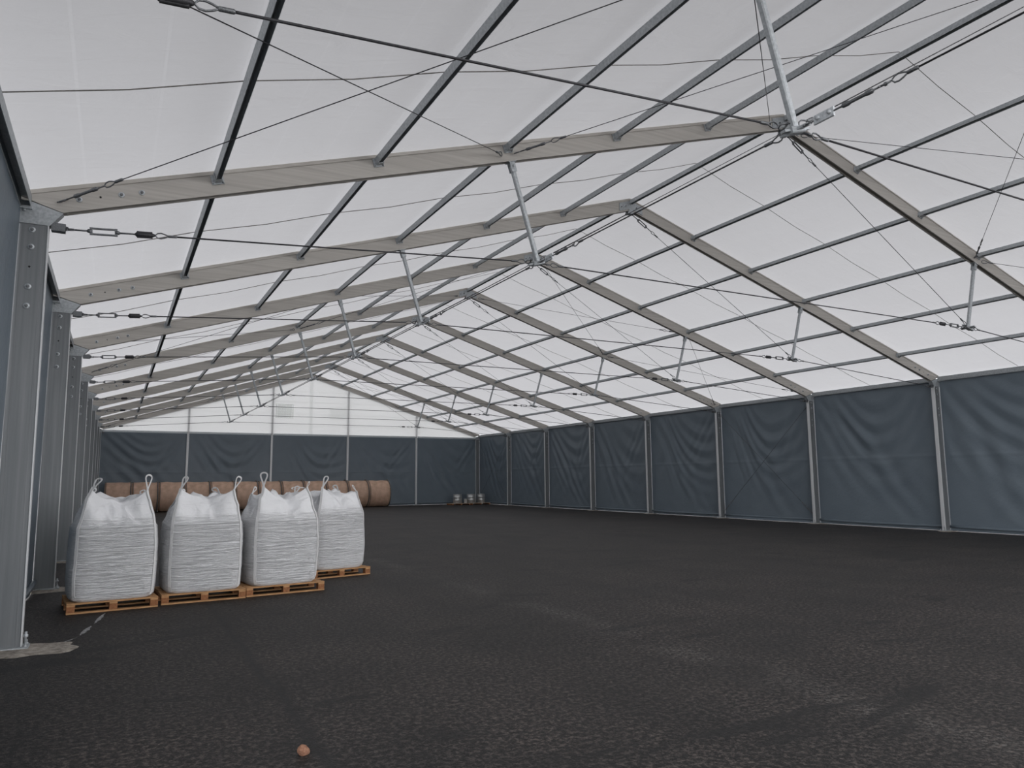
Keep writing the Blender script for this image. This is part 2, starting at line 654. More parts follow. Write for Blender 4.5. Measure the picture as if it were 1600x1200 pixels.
def cable(name, label, cat, group, p0, p1, r, f0=(), f1=(), m='cable', n=8):
    p0, p1 = Vector(p0), Vector(p1)
    A = along(p0, p1)
    L = (p1 - p0).length
    root = thing(name, label, cat, A, group)
    t = 0
    for f in f0:
        me, ln = FIT[f]
        link(f, me, root, T((t, 0, 0)) @ RX(PI / 2 if f != 'shackle' else .5))
        t += ln
    u = L
    for f in f1:
        me, ln = FIT[f]
        link(f, me, root, T((u, 0, 0)) @ RZ(PI) @ RX(PI / 2 if f not in ('shackle', 'link_plate') else .5 if f == 'shackle' else 0))
        u -= ln
    b = MB()
    b.tube([(t - .01, 0, 0), (t + (u - t) * .5, 0, 0), (u + .01, 0, 0)], r, n)
    link('wire', b.mesh('wire', M[m]), root)
    return root


# ------------------------------------------------------------------ posts
def post_meshes(s):
    """s = -1 left wall, 1 right wall; local origin on the ground, y = 0 at the arch plane"""
    lean = .035 if s < 0 else 0
    sh = Matrix(((1, 0, lean / 4.7, -lean if s < 0 else 0), (0, 1, 0, 0), (0, 0, 1, 0), (0, 0, 0, 1)))
    sh = Matrix(((1, 0, -lean / 4.7, lean), (0, 1, 0, 0), (0, 0, 1, 0), (0, 0, 0, 1))) if s < 0 else Matrix.Identity(4)
    a, b = sorted((s * XI, s * XO))
    body = MB()
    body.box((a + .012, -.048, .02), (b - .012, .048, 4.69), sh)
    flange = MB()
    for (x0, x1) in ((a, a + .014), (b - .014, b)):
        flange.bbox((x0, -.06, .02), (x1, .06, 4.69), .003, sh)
    # shallow grooves of the extrusion
    for x in (a + .06, b - .06):
        body.box((x - .004, -.0515, .02), (x + .004, .0515, 4.69), sh)
    knee = MB()
    zo, zi = top(XO) - .05, top(XI) - DEP + .02
    knee.prism([(s * (XI - .005), 4.665), (s * (XI - .13), 4.832), (s * (XO - .11), 4.928), (s * XO, 4.928), (s * XO, 4.665)][::-1 if s > 0 else 1], -.064, .064)
    knee.box((min(s * (XI + .10), s * (XI + .106)), -.070, 4.67), (max(s * (XI + .10), s * (XI + .106)), .070, 4.83))
    lug = MB()
    x0, x1 = sorted((s * (XI - .02), s * (XI - .16)))
    lug.box((x0, -.05, 4.625), (x1, .05, 4.64))
    lug.box((x0, -.05, 4.70), (x1, .05, 4.715))
    lug.box((x0, -.05, 4.64), (x1, -.040, 4.70))
    lug.box((x0, .040, 4.64), (x1, .05, 4.70))
    base = MB()
    bx = s * (XI + XO) / 2 + (.035 if s < 0 else 0)
    base.bbox((bx - .22, -.12, .012), (bx + .22, .12, .03), .004)
    for dx in (-.19, .19):
        for dy in (-.09, .09):
            base.lathe([(.03, .016), (.045, .016), (.046, .008), (.075, .008)], 8, T((bx + dx, dy, 0)), 'z')
    pin = MB()
    px = s * (XI - .03) + (.035 if s < 0 else 0)
    pin.lathe([(.0, .011), (.12, .011), (.125, .022), (.15, .022), (.155, .012), (.18, .012)], 8, T((px, -.045, 0)), 'z')
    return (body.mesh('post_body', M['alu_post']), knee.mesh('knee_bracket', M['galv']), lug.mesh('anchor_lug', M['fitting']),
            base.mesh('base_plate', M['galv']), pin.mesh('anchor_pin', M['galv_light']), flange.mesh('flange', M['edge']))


def rafter_meshes(s):
    def poly(d0, d1, xa=.0, xb=XO):
        # between two offsets below the top line, from x=xa to x=xb, outer end cut on the knee line
        return [(s * xa, top(xa) - d0), (s * xb, top(xb) - d0), (s * (xb if d1 < .1 else max(xa, xb - d1 * 1.55 - .0)), top(xb if d1 < .1 else xb - d1 * 1.55) - d1), (s * xa, top(xa) - d1)]
    body = MB()
    xe = XO - DEP * 1.55
    body.prism([(0, top(0) - .012), (s * XO, top(XO) - .012), (s * xe, top(xe) - DEP + .07), (0, top(0) - DEP + .07)], -.048, .048)
    for (d0, d1, ya, yb) in ((0, .014, -.06, .06), (DEP - .07, DEP - .0135, -.048, -.040), (DEP - .07, DEP - .0135, .040, .048), (DEP - .014, DEP, -.06, -.034), (DEP - .014, DEP, .034, .06)):
        xb = XO if d0 == 0 else XO - DEP * 1.55
        body.prism([(0, top(0) - d0), (s * xb, top(xb) - d0), (s * xb, top(xb) - d1), (0, top(0) - d1)], ya, yb)
    body.prism([(s * (xe - .03), top(xe - .03) - .02), (s * XO, top(XO) - .013), (s * xe, top(xe) - DEP), (s * (xe - .03), top(xe - .03) - DEP)], -.0485, .0485)
    body.prism([(0, top(0) + .046), (s * XO, top(XO) + .046), (s * XO, top(XO) - .002), (0, top(0) - .002)], -.03, .03)     # keder rail for the sheet
    return body.mesh('rafter_beam', M['alu'])


POST_ME = {s: post_meshes(s) for s in (-1, 1)}
RAFT_ME = {s: rafter_meshes(s) for s in (-1, 1)}
PROT = {}
face = RZ(-PI / 2)       # bolts point to -Y
for k in range(10):
    y = k * BAY
    for s in (-1, 1):
        if k == 9:
            lab = f'grey aluminium corner post of the hall at the {SIDE[s]} end of the end wall'
        elif k == 0:
            lab = f'grey aluminium {SIDE[s]} wall post under the arch cut off by the photo edge'
        else:
            lab = f'grey aluminium {SIDE[s]} wall post carrying {archname(k)}'
        r = thing('wall_post', lab, 'post', (0, y, 0), 'posts along the side walls')
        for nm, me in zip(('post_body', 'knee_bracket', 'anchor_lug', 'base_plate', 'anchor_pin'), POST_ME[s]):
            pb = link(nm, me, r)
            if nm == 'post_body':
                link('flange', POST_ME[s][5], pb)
        if 0 < k < 9:
            for z in (4.60, 4.40, 3.94, 3.72):
                bolt(r, T((s * 12.315, -.0515, z)) @ face)
            link('bolt_hole', hole_me, r, T((s * 12.315, -.0515, 4.17)) @ face)
        r = thing('rafter', f'aluminium rafter on the {SIDE[s]} slope of {archname(k)}', 'rafter', (0, y, 0), 'sloping rafters of the arches')
        link('rafter_beam', RAFT_ME[s], r)
        if 0 < k < 9:
            for x in (11.88, 11.45, 11.235):
                bolt(r, T((s * x, -.0515, top(x) - .145)) @ face)
            link('bolt_hole', hole_me, r, T((s * 11.665, -.0515, top(11.665) - .145)) @ face)
    # ridge bracket
    if k < 9:
        b = MB()
        b.prism([(-.36, top(.36) - .04), (0, TOPZ - .03), (.36, top(.36) - .04), (.36, top(.36) - .25), (.06, TOPZ - DEP + .02), (.10, TOPZ - DEP - .09), (-.10, TOPZ - DEP - .09), (-.06, TOPZ - DEP + .02), (-.36, top(.36) - .25)][::-1], -.066, .066)
        r = thing('ridge_bracket', f'galvanised ridge bracket joining the rafters of {archname(k)}', 'bracket', (0, y, 0), 'ridge brackets')
        link('bracket_plate', b.mesh('bracket_plate', M['galv']) if 'rb' not in PROT else PROT['rb'], r)
        PROT['rb'] = r.children[0].data
        for x in (-.3, -.17, .17, .3):
            bolt(r, T((x, -.066, top(x) - .15)) @ face)

# ------------------------------------------------------------------ purlins
PX = [2.07, 4.14, 6.23, 8.3, 10.4]
POS = ['next to the ridge', 'second below ridge', 'third below ridge', 'fourth below ridge', 'lowest above eave']
pur = MB()
pur.bbox((-.034, .075, .038), (.034, BAY - .075, .05), .004)
for x_ in (-.034, .029):
    pur.box((x_, .075, -.05), (x_ + .005, BAY - .075, .04))
pur_me = pur.mesh('purlin_beam', M['galv'])
def cleat(y0, d):
    b = MB()
    ya, yb = sorted((y0, y0 + d * .012))
    b.box((-.075, ya, -.085), (.075, yb, .04))
    ya, yb = sorted((y0, y0 + d * .11))
    b.box((-.042, ya, -.062), (-.036, yb, .04))
    b.box((.036, ya, -.062), (.042, yb, .04))
    b.box((-.042, ya, -.064), (.042, yb, -.056))
    for x in (-.058, .058):
        for z in (-.065,):
            b.lathe([(0, .014), (.012, .014), (.013, .008), (.03, .008)], 8, T((x, y0 + d * .012, z)) @ RZ(d * PI / 2))
    return b.mesh('cleat', M['galv'])
cl0, cl1 = cleat(.053, 1), cleat(BAY - .053, -1)
eav = MB()
eav.bbox((-.06, .062, .05), (.06, BAY - .062, .065), .004)
for x_ in (-.06, .054):
    eav.box((x_, .062, -.065), (x_ + .006, BAY - .062, .052))
eav.box((-.045, .062, -.085), (-.035, BAY - .062, -.06))
eav_me = eav.mesh('eave_beam', M['galv'])
rid = MB()
rid.bbox((-.045, .067, .038), (.045, BAY - .067, .05), .004)
for x_ in (-.045, .040):
    rid.box((x_, .067, -.05), (x_ + .005, BAY - .067, .04))
rid_me = rid.mesh('purlin_beam', M['galv'])
for k in range(9):
    for s in (-1, 1):
        for i, x in enumerate(PX):
            z = top(x) - .062
            r = thing('roof_purlin', f'{SIDE[s]} slope purlin, {POS[i]}, {bayname(k)}', 'purlin', T((s * x, k * BAY, z)) @ RY(s * ANG), 'purlins under the roof')
            link('purlin_beam', pur_me, r)
            link('cleat', cl0, r)
            link('cleat', cl1, r)
        r = thing('eave_purlin', f'grey eave purlin atop the {SIDE[s]} wall {bayname(k)}', 'purlin', T((s * 12.40, k * BAY, top(12.40) - .09)), 'eave purlins')
        link('purlin_beam', eav_me, r)
        b = PROT.get(('ec', s))
        if b is None:
            q = MB()
            for ya in (.06, BAY - .10):
                q.box((-.075, ya, -.10), (.075, ya + .04, -.066))
                q.lathe([(-.13, .016), (-.10, .016)], 8, T((0, ya + .02, 0)), 'z')
            b = PROT[('ec', s)] = q.mesh('cleat', M['galv'])
        link('cleat', b, r)
    r = thing('ridge_purlin', f'grey ridge purlin along the roof peak {bayname(k)}', 'purlin', T((0, k * BAY, TOPZ - .075)), 'ridge purlins')
    link('purlin_beam', rid_me, r)
    # rope under the middle of each roof sheet, laid over the purlins
    pts = []
    xs = [-12.45] + [-x for x in PX[::-1]] + [0] + PX + [12.45]
    for a, c in zip(xs[:-1], xs[1:]):
        for t in (0, .5):
            x = a + (c - a) * t
            pts.append((x, 0, top(x) + .018 - (.035 if t else 0)))
    pts.append((12.45, 0, top(12.45) + .018))
    if 'rope' not in PROT:
        PROT['rope'] = MB().tube(pts, .006, 6).mesh('roof_rope', M['rope'])
    o = link('roof_rope', PROT['rope'], None, T((0, k * BAY + 2.5, 0)))
    tag(o, f'thin rope under the roof sheet {bayname(k)}', 'rope', 'ropes under the roof sheets')

# ------------------------------------------------------------------ struts, tie cables, stays
FX, FZ = 5.67, 5.11
SXT = 6.14
for k in range(9):
    y = k * BAY
    ft = {}
    for s in (-1, 1):
        pt = Vector((s * SXT, y, top(SXT) - DEP - .005))
        pf = Vector((s * FX, y, FZ))
        ft[s] = pf
        A = along(pt, pf)
        L = (pf - pt).length
        key = ('strut', s)
        if key not in PROT:
            b = MB()
            b.bbox((.07, -.034, -.034), (L + .02, .034, .034), .012)
            h = MB()
            for yy in (-.046, .034):
                h.box((-.005, yy, -.045), (.16, yy + .012, .045))
            h.box((-.008, -.06, -.07), (.006, .06, .07))
            h.lathe([(-.065, .02), (.065, .02)], 8, T((.07, 0, 0)) @ RZ(PI / 2))
            f = MB()
            f.bbox((L - .03, -.05, -.10), (L + .035, .05, .10), .01)
            for zz in (-.13, .13):
                f.box((L - .012, -.03, zz - .05), (L + .012, .03, zz + .05))
            f.box((L - .012, -.16, -.035), (L + .012, .16, .035))
            PROT[key] = (b.mesh('strut_tube', M['galv']), h.mesh('fork_head', M['galv']), f.mesh('foot_bracket', M['galv']))
        r = thing('hanging_strut', f'short galvanised strut hanging from the {SIDE[s]} rafter of {archname(k)}', 'strut', A, 'struts hanging from the rafters')
        for nm, me in zip(('strut_tube', 'fork_head', 'foot_bracket'), PROT[key]):
            link(nm, me, r)
    e = lambda s: Vector((s * (XI - .17), y, 4.668))
    dx = Vector((.14, 0, 0))
    g = 'tie cables across the hall'
    cable('tie_cable', f'dark tie cable from left eave to left strut of {archname(k)}', 'cable', g, e(-1), ft[-1] - dx, .0105, ('shackle', 'turnbuckle', 'sleeve', 'thimble'), ('shackle', 'thimble'))
    cable('tie_cable', f'dark middle tie cable between both struts of {archname(k)}', 'cable', g, ft[-1] + dx, ft[1] - dx, .0105, ('shackle', 'thimble'), ('shackle', 'turnbuckle', 'sleeve', 'thimble'))
    cable('tie_cable', f'dark tie cable from right strut to right eave of {archname(k)}', 'cable', g, ft[1] + dx, e(1), .0105, ('shackle', 'thimble'), ('shackle', 'thimble'))
    ap = lambda s: Vector((s * .07, y, TOPZ - DEP - .08))
    g = 'stay cables from ridge to struts'
    cable('stay_cable', f'thin stay cable from the ridge to the left strut of {archname(k)}', 'cable', g, ap(-1), ft[-1] + Vector((.05, 0, .06)), .006, ('shackle',), ('thimble',))
    cable('stay_cable', f'thin stay cable from the ridge to the right strut of {archname(k)}', 'cable', g, ap(1), ft[1] + Vector((-.05, 0, .06)), .006, ('shackle', 'turnbuckle', 'thimble'), ('thimble',))
for k in range(-1, 8):
    p0 = Vector((-FX, k * BAY + .14, FZ))
    p1 = Vector((-FX, (k + 1) * BAY - .14, FZ))
    nm = 'passing over the camera side of the nearest strut' if k < 0 else f'between left struts {bayname(k)}'
    cable('strut_cable', f'dark lengthwise cable {nm}', 'cable', 'lengthwise cables joining the left struts', p0, p1, .009,
          ('thimble',), ('shackle', 'link_plate', 'closed_turnbuckle', 'shackle', 'thimble'))

# roof cross bracing in the braced bays
XE, XM = 12.06, 6.32
for k in (0, 3, 8):
    ya, yb = k * BAY + .062, (k + 1) * BAY - .062
    for s in (-1, 1):
        E_ = lambda y: Vector((s * XE, y, top(XE) - .15))
        M_ = lambda y, d=0: Vector((s * (XM + d), y, top(XM + d) - .17))
        A_ = lambda y: Vector((s * .42, y, top(.42) - .2))
        g = 'roof bracing cables'
        dd = .22
        for (nm, p0, p1) in (('eave at the far arch to the rafter middle at the near arch', E_(yb), M_(ya)),
                             ('eave at the near arch to the rafter middle at the far arch', E_(ya), M_(yb)),
                             ('rafter middle at the far arch to the ridge at the near arch', M_(yb, -dd), A_(ya)),
                             ('rafter middle at the near arch to the ridge at the far arch', M_(ya, -dd), A_(yb))):
            wh = {0: 'nearest bay', 3: 'fourth bay', 8: 'last bay'}[k]
            nm = nm.replace('rafter middle', 'mid rafter').replace(' at the far arch', ' far').replace(' at the near arch', ' near')
            parts = {'eave far to the mid rafter near': 'far eave to near mid rafter', 'eave near to the mid rafter far': 'near eave to far mid rafter',
                     'mid rafter far to the ridge near': 'far mid rafter to near ridge', 'mid rafter near to the ridge far': 'near mid rafter to far ridge'}
            cable('brace_cable', f'thin bracing cable on the {SIDE[s]} slope, {wh}, from {parts[nm]}', 'cable', g, p0, p1, .0055,
                  ('shackle', 'closed_turnbuckle', 'thimble'), ('thimble',))
# wall cross bracing
for k, wh in ((3, 'fourth'), (8, 'last')):
    ya, yb = k * BAY + .08, (k + 1) * BAY - .08
    x = 12.33
    cable('wall_brace_cable', f'thin bracing cable low near, high far on right wall, {wh} bay', 'cable', 'wall bracing cables', (x, ya, .25), (x, yb, 4.55), .006, ('shackle', 'closed_turnbuckle', 'thimble'), ('thimble',))
    cable('wall_brace_cable', f'thin bracing cable high near, low far on right wall, {wh} bay', 'cable', 'wall bracing cables', (x - .03, yb, .25), (x - .03, ya, 4.55), .006, ('shackle', 'closed_turnbuckle', 'thimble'), ('thimble',))


# ------------------------------------------------------------------ wall tarpaulins
def tarp_sheet(width, z0, z1, seed, nu=110, nv=100, amp=1., straight=False):
    """returns (rows, cols, 3): u across, depth d toward the hall (+), v up"""
    rs = np.random.RandomState(seed)
    u = np.linspace(0, 1, nu)[None, :]
    v = np.linspace(0, 1, nv)[:, None]
    U, V = np.broadcast_arrays(u, v)
    U = U.copy(); V = V.copy()
    U = 1 - U
    d = np.zeros_like(U)
    # hanging swags: arcs with the lowest point right of the middle
    c = rs.uniform(.5, .75)
    kx = rs.uniform(1.6, 3.2)
    ph = V - kx * (U - c) ** 2 * np.where(U < c, 1., .55) + .03 * np.sin(9 * U + seed)
    f = rs.uniform(4.5, 7.)
    w = np.sin(2 * PI * (f * ph + .25 * np.sin(5 * ph + seed)))
    w = np.sign(w) * np.abs(w) ** 1.3
    mask = np.exp(-((U - (c - .08)) / .30) ** 2) * np.exp(-((V - .62) / .34) ** 2)
    d += .026 * mask * w
    # long diagonal pulls from the upper corner
    a = rs.uniform(.9, 1.5)
    q = (U - .05) * 1.0 - (1 - V) * a * .55
    w2 = np.sin(2 * PI * (rs.uniform(5, 8) * q + .2 * np.sin(7 * V)))
    m2 = np.exp(-((q - rs.uniform(-.05, .1)) / .20) ** 2) * np.exp(-((V - .5) / .38) ** 2)
    d += .027 * m2 * w2
    q = (1 - U) - (1 - V) * rs.uniform(.5, .8)
    m3 = np.exp(-((q - .02) / .12) ** 2) * np.exp(-((V - .72) / .25) ** 2)
    d += .014 * m3 * np.sin(2 * PI * 9 * q)
    # small ripples
    d += .004 * np.sin(31 * U + 4 * np.sin(9 * V + seed)) * np.exp(-((V - .5) / .4) ** 2)
    # belly and a horizontal weld crease at mid height
    d -= .05 * np.sin(PI * U) * np.sin(PI * V)
    d += .012 * np.exp(-((V - .47) / .008) ** 2)
    edge = np.clip(np.minimum(U, 1 - U) / .05, 0, 1) * np.clip(np.minimum(V, 1 - V) / .04, 0, 1)
    d *= edge * amp
    return np.stack([(1 - U) * width, d, z0 + V * (z1 - z0)], -1)


def tarpaulin(label, A, width, seed, z1=4.97, skirt_in=0., group='grey wall tarpaulins', res=(110, 100), hemx=0.):
    r = thing('wall_tarpaulin', label, 'tarpaulin', A, group)
    P = tarp_sheet(width, .15, z1, seed, *res)
    link('sheet', grid_mesh('sheet', P, M['tarp']), r)
    rs = random.Random(seed)
    b = MB()
    pts = [(width * i / 12, .03 + .006 * math.sin(i * 1.3 + seed), .145 - .02 * math.sin(PI * i / 12) * rs.uniform(.7, 1)) for i in range(13)]
    b.tube(pts, .045, 10)
    link('hem_tube', b.mesh('hem_tube', M['tarp']), r)
    n = 40
    Q = np.zeros((5, n, 3))
    for j in range(n):
        x = width * j / (n - 1)
        for i in range(5):
            t = i / 4
            bend = skirt_in * math.sin(PI * j / (n - 1)) ** .6
            Q[i, j] = (x, .004 + .012 * math.sin(x * 5 + seed) * t + bend * t + .01 * t, .13 - t * .118)
    link('skirt', grid_mesh('skirt', Q, M['tarp']), r)
    return r


for k in range(9):
    y0 = k * BAY + .062
    wd = BAY - .124
    # right wall: local x along -Y ... hall side is -X
    A = Matrix(((0, -1, 0, 12.44), (1, 0, 0, y0), (0, 0, 1, 0), (0, 0, 0, 1)))
    tarpaulin(f'grey tarpaulin panel of the right wall {bayname(k)}', A, wd, 20 + k, skirt_in=.16 if k == 3 else (.05 if k == 5 else 0))
    A = Matrix(((0, 1, 0, -12.44), (-1, 0, 0, y0 + wd), (0, 0, 1, 0), (0, 0, 0, 1)))
    tarpaulin(f'grey tarpaulin panel of the left wall {bayname(k)}', A, wd, 60 + k, res=(50, 40))

GP = [-7.45, -2.45, 2.55, 7.5]
edges = [-12.46] + GP + [12.46]
GN = ['leftmost of the five', 'second of five from the left', 'middle of the five', 'second of five from the right', 'rightmost of the five']
RAILZ = 4.70
for i in range(5):
    a, b_ = edges[i] + .06, edges[i + 1] - .06
    A = Matrix(((-1, 0, 0, b_), (0, -1, 0, YEND + .07), (0, 0, 1, 0), (0, 0, 0, 1)))
    tarpaulin(f'dark grey tarpaulin panel across the end wall, {GN[i]}', A, b_ - a, 90 + i, z1=RAILZ + .06, res=(90, 80))
    m = MB()
    m.bbox((max(edges[i], -12.15) + .07, YEND - .15, RAILZ - .01), (min(edges[i + 1], 12.15) - .07, YEND - .03, RAILZ + .11), .008)
    o = link('gable_rail', m.mesh('gable_rail', M['galv_light']))
    tag(o, f'pale horizontal rail above the end wall panel that is {GN[i]}', 'rail', 'rails across the end wall')
for i, x in enumerate(GP):
    r = thing('gable_post', f'pale slim post of the end wall, {["leftmost", "second from the left", "second from the right", "rightmost"][i]} of the four', 'post', (x, YEND + .05, 0), 'end wall posts')
    zt = top(x) - DEP - .01
    m = MB()
    m.box((-.045, -.08, .02), (.045, .08, zt))
    for xx in (-.062, .048):
        m.bbox((xx, -.09, .02), (xx + .014, .09, zt), .003)
    link('post_body', m.mesh('post_body', M['edge']), r)
    m = MB()
    m.box((-.12, -.12, .0), (.12, .12, .02))
    link('base_plate', m.mesh('base_plate', M['galv']), r)
# white gable membrane above the rail
g = MB()
yg = YEND - .10
xs = [-12.15 + i * .6075 for i in range(41)]
V_, F_ = [], []
for x in xs:
    V_ += [(x, yg, RAILZ + .06), (x, yg, max(RAILZ + .08, top(x) - DEP + .03))]
for i in range(len(xs) - 1):
    F_.append((2 * i, 2 * i + 2, 2 * i + 3, 2 * i + 1))
g.add(V_, F_)
wall_end = struct('wall_end', g.mesh('gable_membrane', M['gable']))
g = MB()
g.add([(-.11, yg + .02, RAILZ + .08), (.11, yg + .02, RAILZ + .08), (.11, yg + .02, TOPZ - .4), (-.11, yg + .02, TOPZ - .4)], [(0, 1, 2, 3)])
for z in (5.35, 6.1, 6.9, 7.6):
    w = (TOPZ - z) / SL - 1.2
    g.add([(-w, yg + .015, z), (w, yg + .015, z), (w, yg + .015, z + .05), (-w, yg + .015, z + .05)], [(0, 1, 2, 3)])
link('overlap_seam', g.mesh('overlap_seam', M['patch']), wall_end)
# vents in the gable
v = MB()
x0, x1, z0, z1 = -2.27, -1.17, 5.84, 6.74
nx, nz = 13, 11
for i in range(nx):
    x = x0 + .13 + (x1 - x0 - .26) * i / (nx - 1)
    v.add([(x - .028, yg - .012, z0), (x + .028, yg - .012, z0), (x + .028, yg - .012, z1), (x - .028, yg - .012, z1)], [(0, 1, 2, 3)])
for i in range(nz):
    z = z0 + .10 + (z1 - z0 - .20) * i / (nz - 1)
    v.add([(x0, yg - .006, z - .026), (x1, yg - .006, z - .026), (x1, yg - .006, z + .026), (x0, yg - .006, z + .026)], [(0, 1, 2, 3)])
r = thing('vent_grille', 'square perforated vent in the white gable, left of the centre seam', 'vent', ((x0 + x1) / 2, yg, z0))
link('grille', v.mesh('grille', M['patch']), r, T((-(x0 + x1) / 2, -yg, -z0)))
v = MB()
for (a, b_, c, d) in ((x0 - .02, x0 + .05, z0 - .02, z1 + .02), (x1 - .05, x1 + .02, z0 - .02, z1 + .02), (x0, x1, z1 - .05, z1 + .02), (x0, x1, z0 - .02, z0 + .05)):
    v.add([(a, yg - .016, c), (b_, yg - .016, c), (b_, yg - .016, d), (a, yg - .016, d)], [(0, 1, 2, 3)])
link('vent_frame', v.mesh('vent_frame', M['patch']), r, T((-(x0 + x1) / 2, -yg, -z0)))
v = MB()
v.add([(1.24, yg + .012, 5.84), (2.36, yg + .012, 5.84), (2.36, yg + .012, 6.66), (1.24, yg + .012, 6.66)], [(0, 1, 2, 3)])
o = link('vent_flap', v.mesh('vent_flap', M['patch']))
tag(o, 'faint closed square vent flap in the white gable, right of the centre seam', 'vent')


# ------------------------------------------------------------------ post footings of sandy concrete
def blob(rx, ry, h, seed, n=36):
    rs = random.Random(seed)
    m = MB()
    ph = [rs.uniform(0, 6) for _ in range(4)]
    V_ = [(0, 0, h)]
    rings = (.35, .7, .9, 1.0)
    for rr, zz in zip(rings, (h, h * .8, h * .45, -.004)):
        for i in range(n):
            a = 2 * PI * i / n
            q = 1 + .16 * math.sin(2 * a + ph[0]) + .10 * math.sin(5 * a + ph[1]) + .06 * math.sin(9 * a + ph[2])
            V_.append((rx * rr * q * math.cos(a), ry * rr * q * math.sin(a), zz + (rs.uniform(-.003, .003) if rr < 1 else 0)))
    F_ = [(0, 1 + i, 1 + (i + 1) % n) for i in range(n)]
    for k in range(3):
        for i in range(n):
            a, b_ = 1 + k * n + i, 1 + k * n + (i + 1) % n
            F_.append((a, a + n, b_ + n, b_))
    m.add(V_, F_, True)
    return m.mesh('footing', M['sand'])


for k in range(1, 9):
    for s in (-1, 1):
        if s < 0:
            rx, ry = (.50, .42) if k == 1 else (.44, .34)
            x = -12.12
        else:
            rx, ry, x = .36, .30, 12.28
        lb = f'sandy concrete footing at the foot of the {SIDE[s]} wall post under {archname(k)}'
        o = link('concrete_footing', blob(rx, ry, .016, 300 + k * 2 + s), None, T((x, k * BAY - (.10 if s < 0 else .05), 0)))
        tag(o, lb, 'footing', 'post footings')

# chalky paint streaks on the asphalt
def streak(pts, w, seed):
    rs = random.Random(seed)
    V_, F_ = [], []
    n = len(pts)
    for i, (x, y) in enumerate(pts):
        dx = pts[min(i + 1, n - 1)][0] - pts[max(i - 1, 0)][0]
        dy = pts[min(i + 1, n - 1)][1] - pts[max(i - 1, 0)][1]
        L = math.hypot(dx, dy)
        ww = w * (math.sin(PI * (i + .15) / (n - .7))) * rs.uniform(.6, 1.2)
        V_ += [(x - dy / L * ww, y + dx / L * ww, .0025), (x + dy / L * ww, y - dx / L * ww, .0025)]
    for i in range(n - 1):
        F_.append((2 * i, 2 * i + 1, 2 * i + 3, 2 * i + 2))
    return MB().add(V_, F_).mesh('paint_streak', M['chalk'])


def lerp_pts(a, b_, n, j=.01, seed=0):
    rs = random.Random(seed)
    return [(a[0] + (b_[0] - a[0]) * i / (n - 1) + rs.uniform(-j, j), a[1] + (b_[1] - a[1]) * i / (n - 1)) for i in range(n)]


for i, (a, b_, w, lb) in enumerate((((-11.36, 6.98), (-11.47, 6.2), .028, 'short white paint streak on the asphalt just in front of the first pallet'),
                                    ((-11.50, 6.05), (-11.60, 5.45), .034, 'bright white paint streak on the asphalt between pallet and nearest footing'),
                                    ((-11.62, 5.35), (-11.83, 4.98), .012, 'faint thin paint streak beside the nearest footing'))):
    tag(link('paint_streak', streak(lerp_pts(a, b_, 16, .008, i), w, i)), lb, 'paint mark', 'white paint streaks on the floor')


# ------------------------------------------------------------------ pallets
def pallet(label, A, w=1.17, d=1.02):
    r = thing('wooden_pallet', label, 'pallet', A, 'wooden pallets under the bags')
    n = 7
    for i in range(n):
        y = i * (d - .10) / (n - 1)
        b = MB().bbox((0, y, .122), (w, y + .10, .144), .004)
        link('deck_board', b.mesh('deck_board', M['wood']), r)
    for x in (0, w / 2 - .05, w - .10):
        b = MB().bbox((x, .004, .100), (x + .10, d - .004, .122), .003)
        link('stringer', b.mesh('stringer', M['wood']), r)
        for y in (0, d / 2 - .05, d - .10):
            b = MB().bbox((x, y + .003, .022), (x + .10, y + .097, .100), .003)
            link('block', b.mesh('block', M['block']), r)
    for y in (0, d / 2 - .05, d - .10):
        b = MB().bbox((0, y, 0), (w, y + .10, .022), .003)
        link('bottom_board', b.mesh('bottom_board', M['wood']), r)
    return r


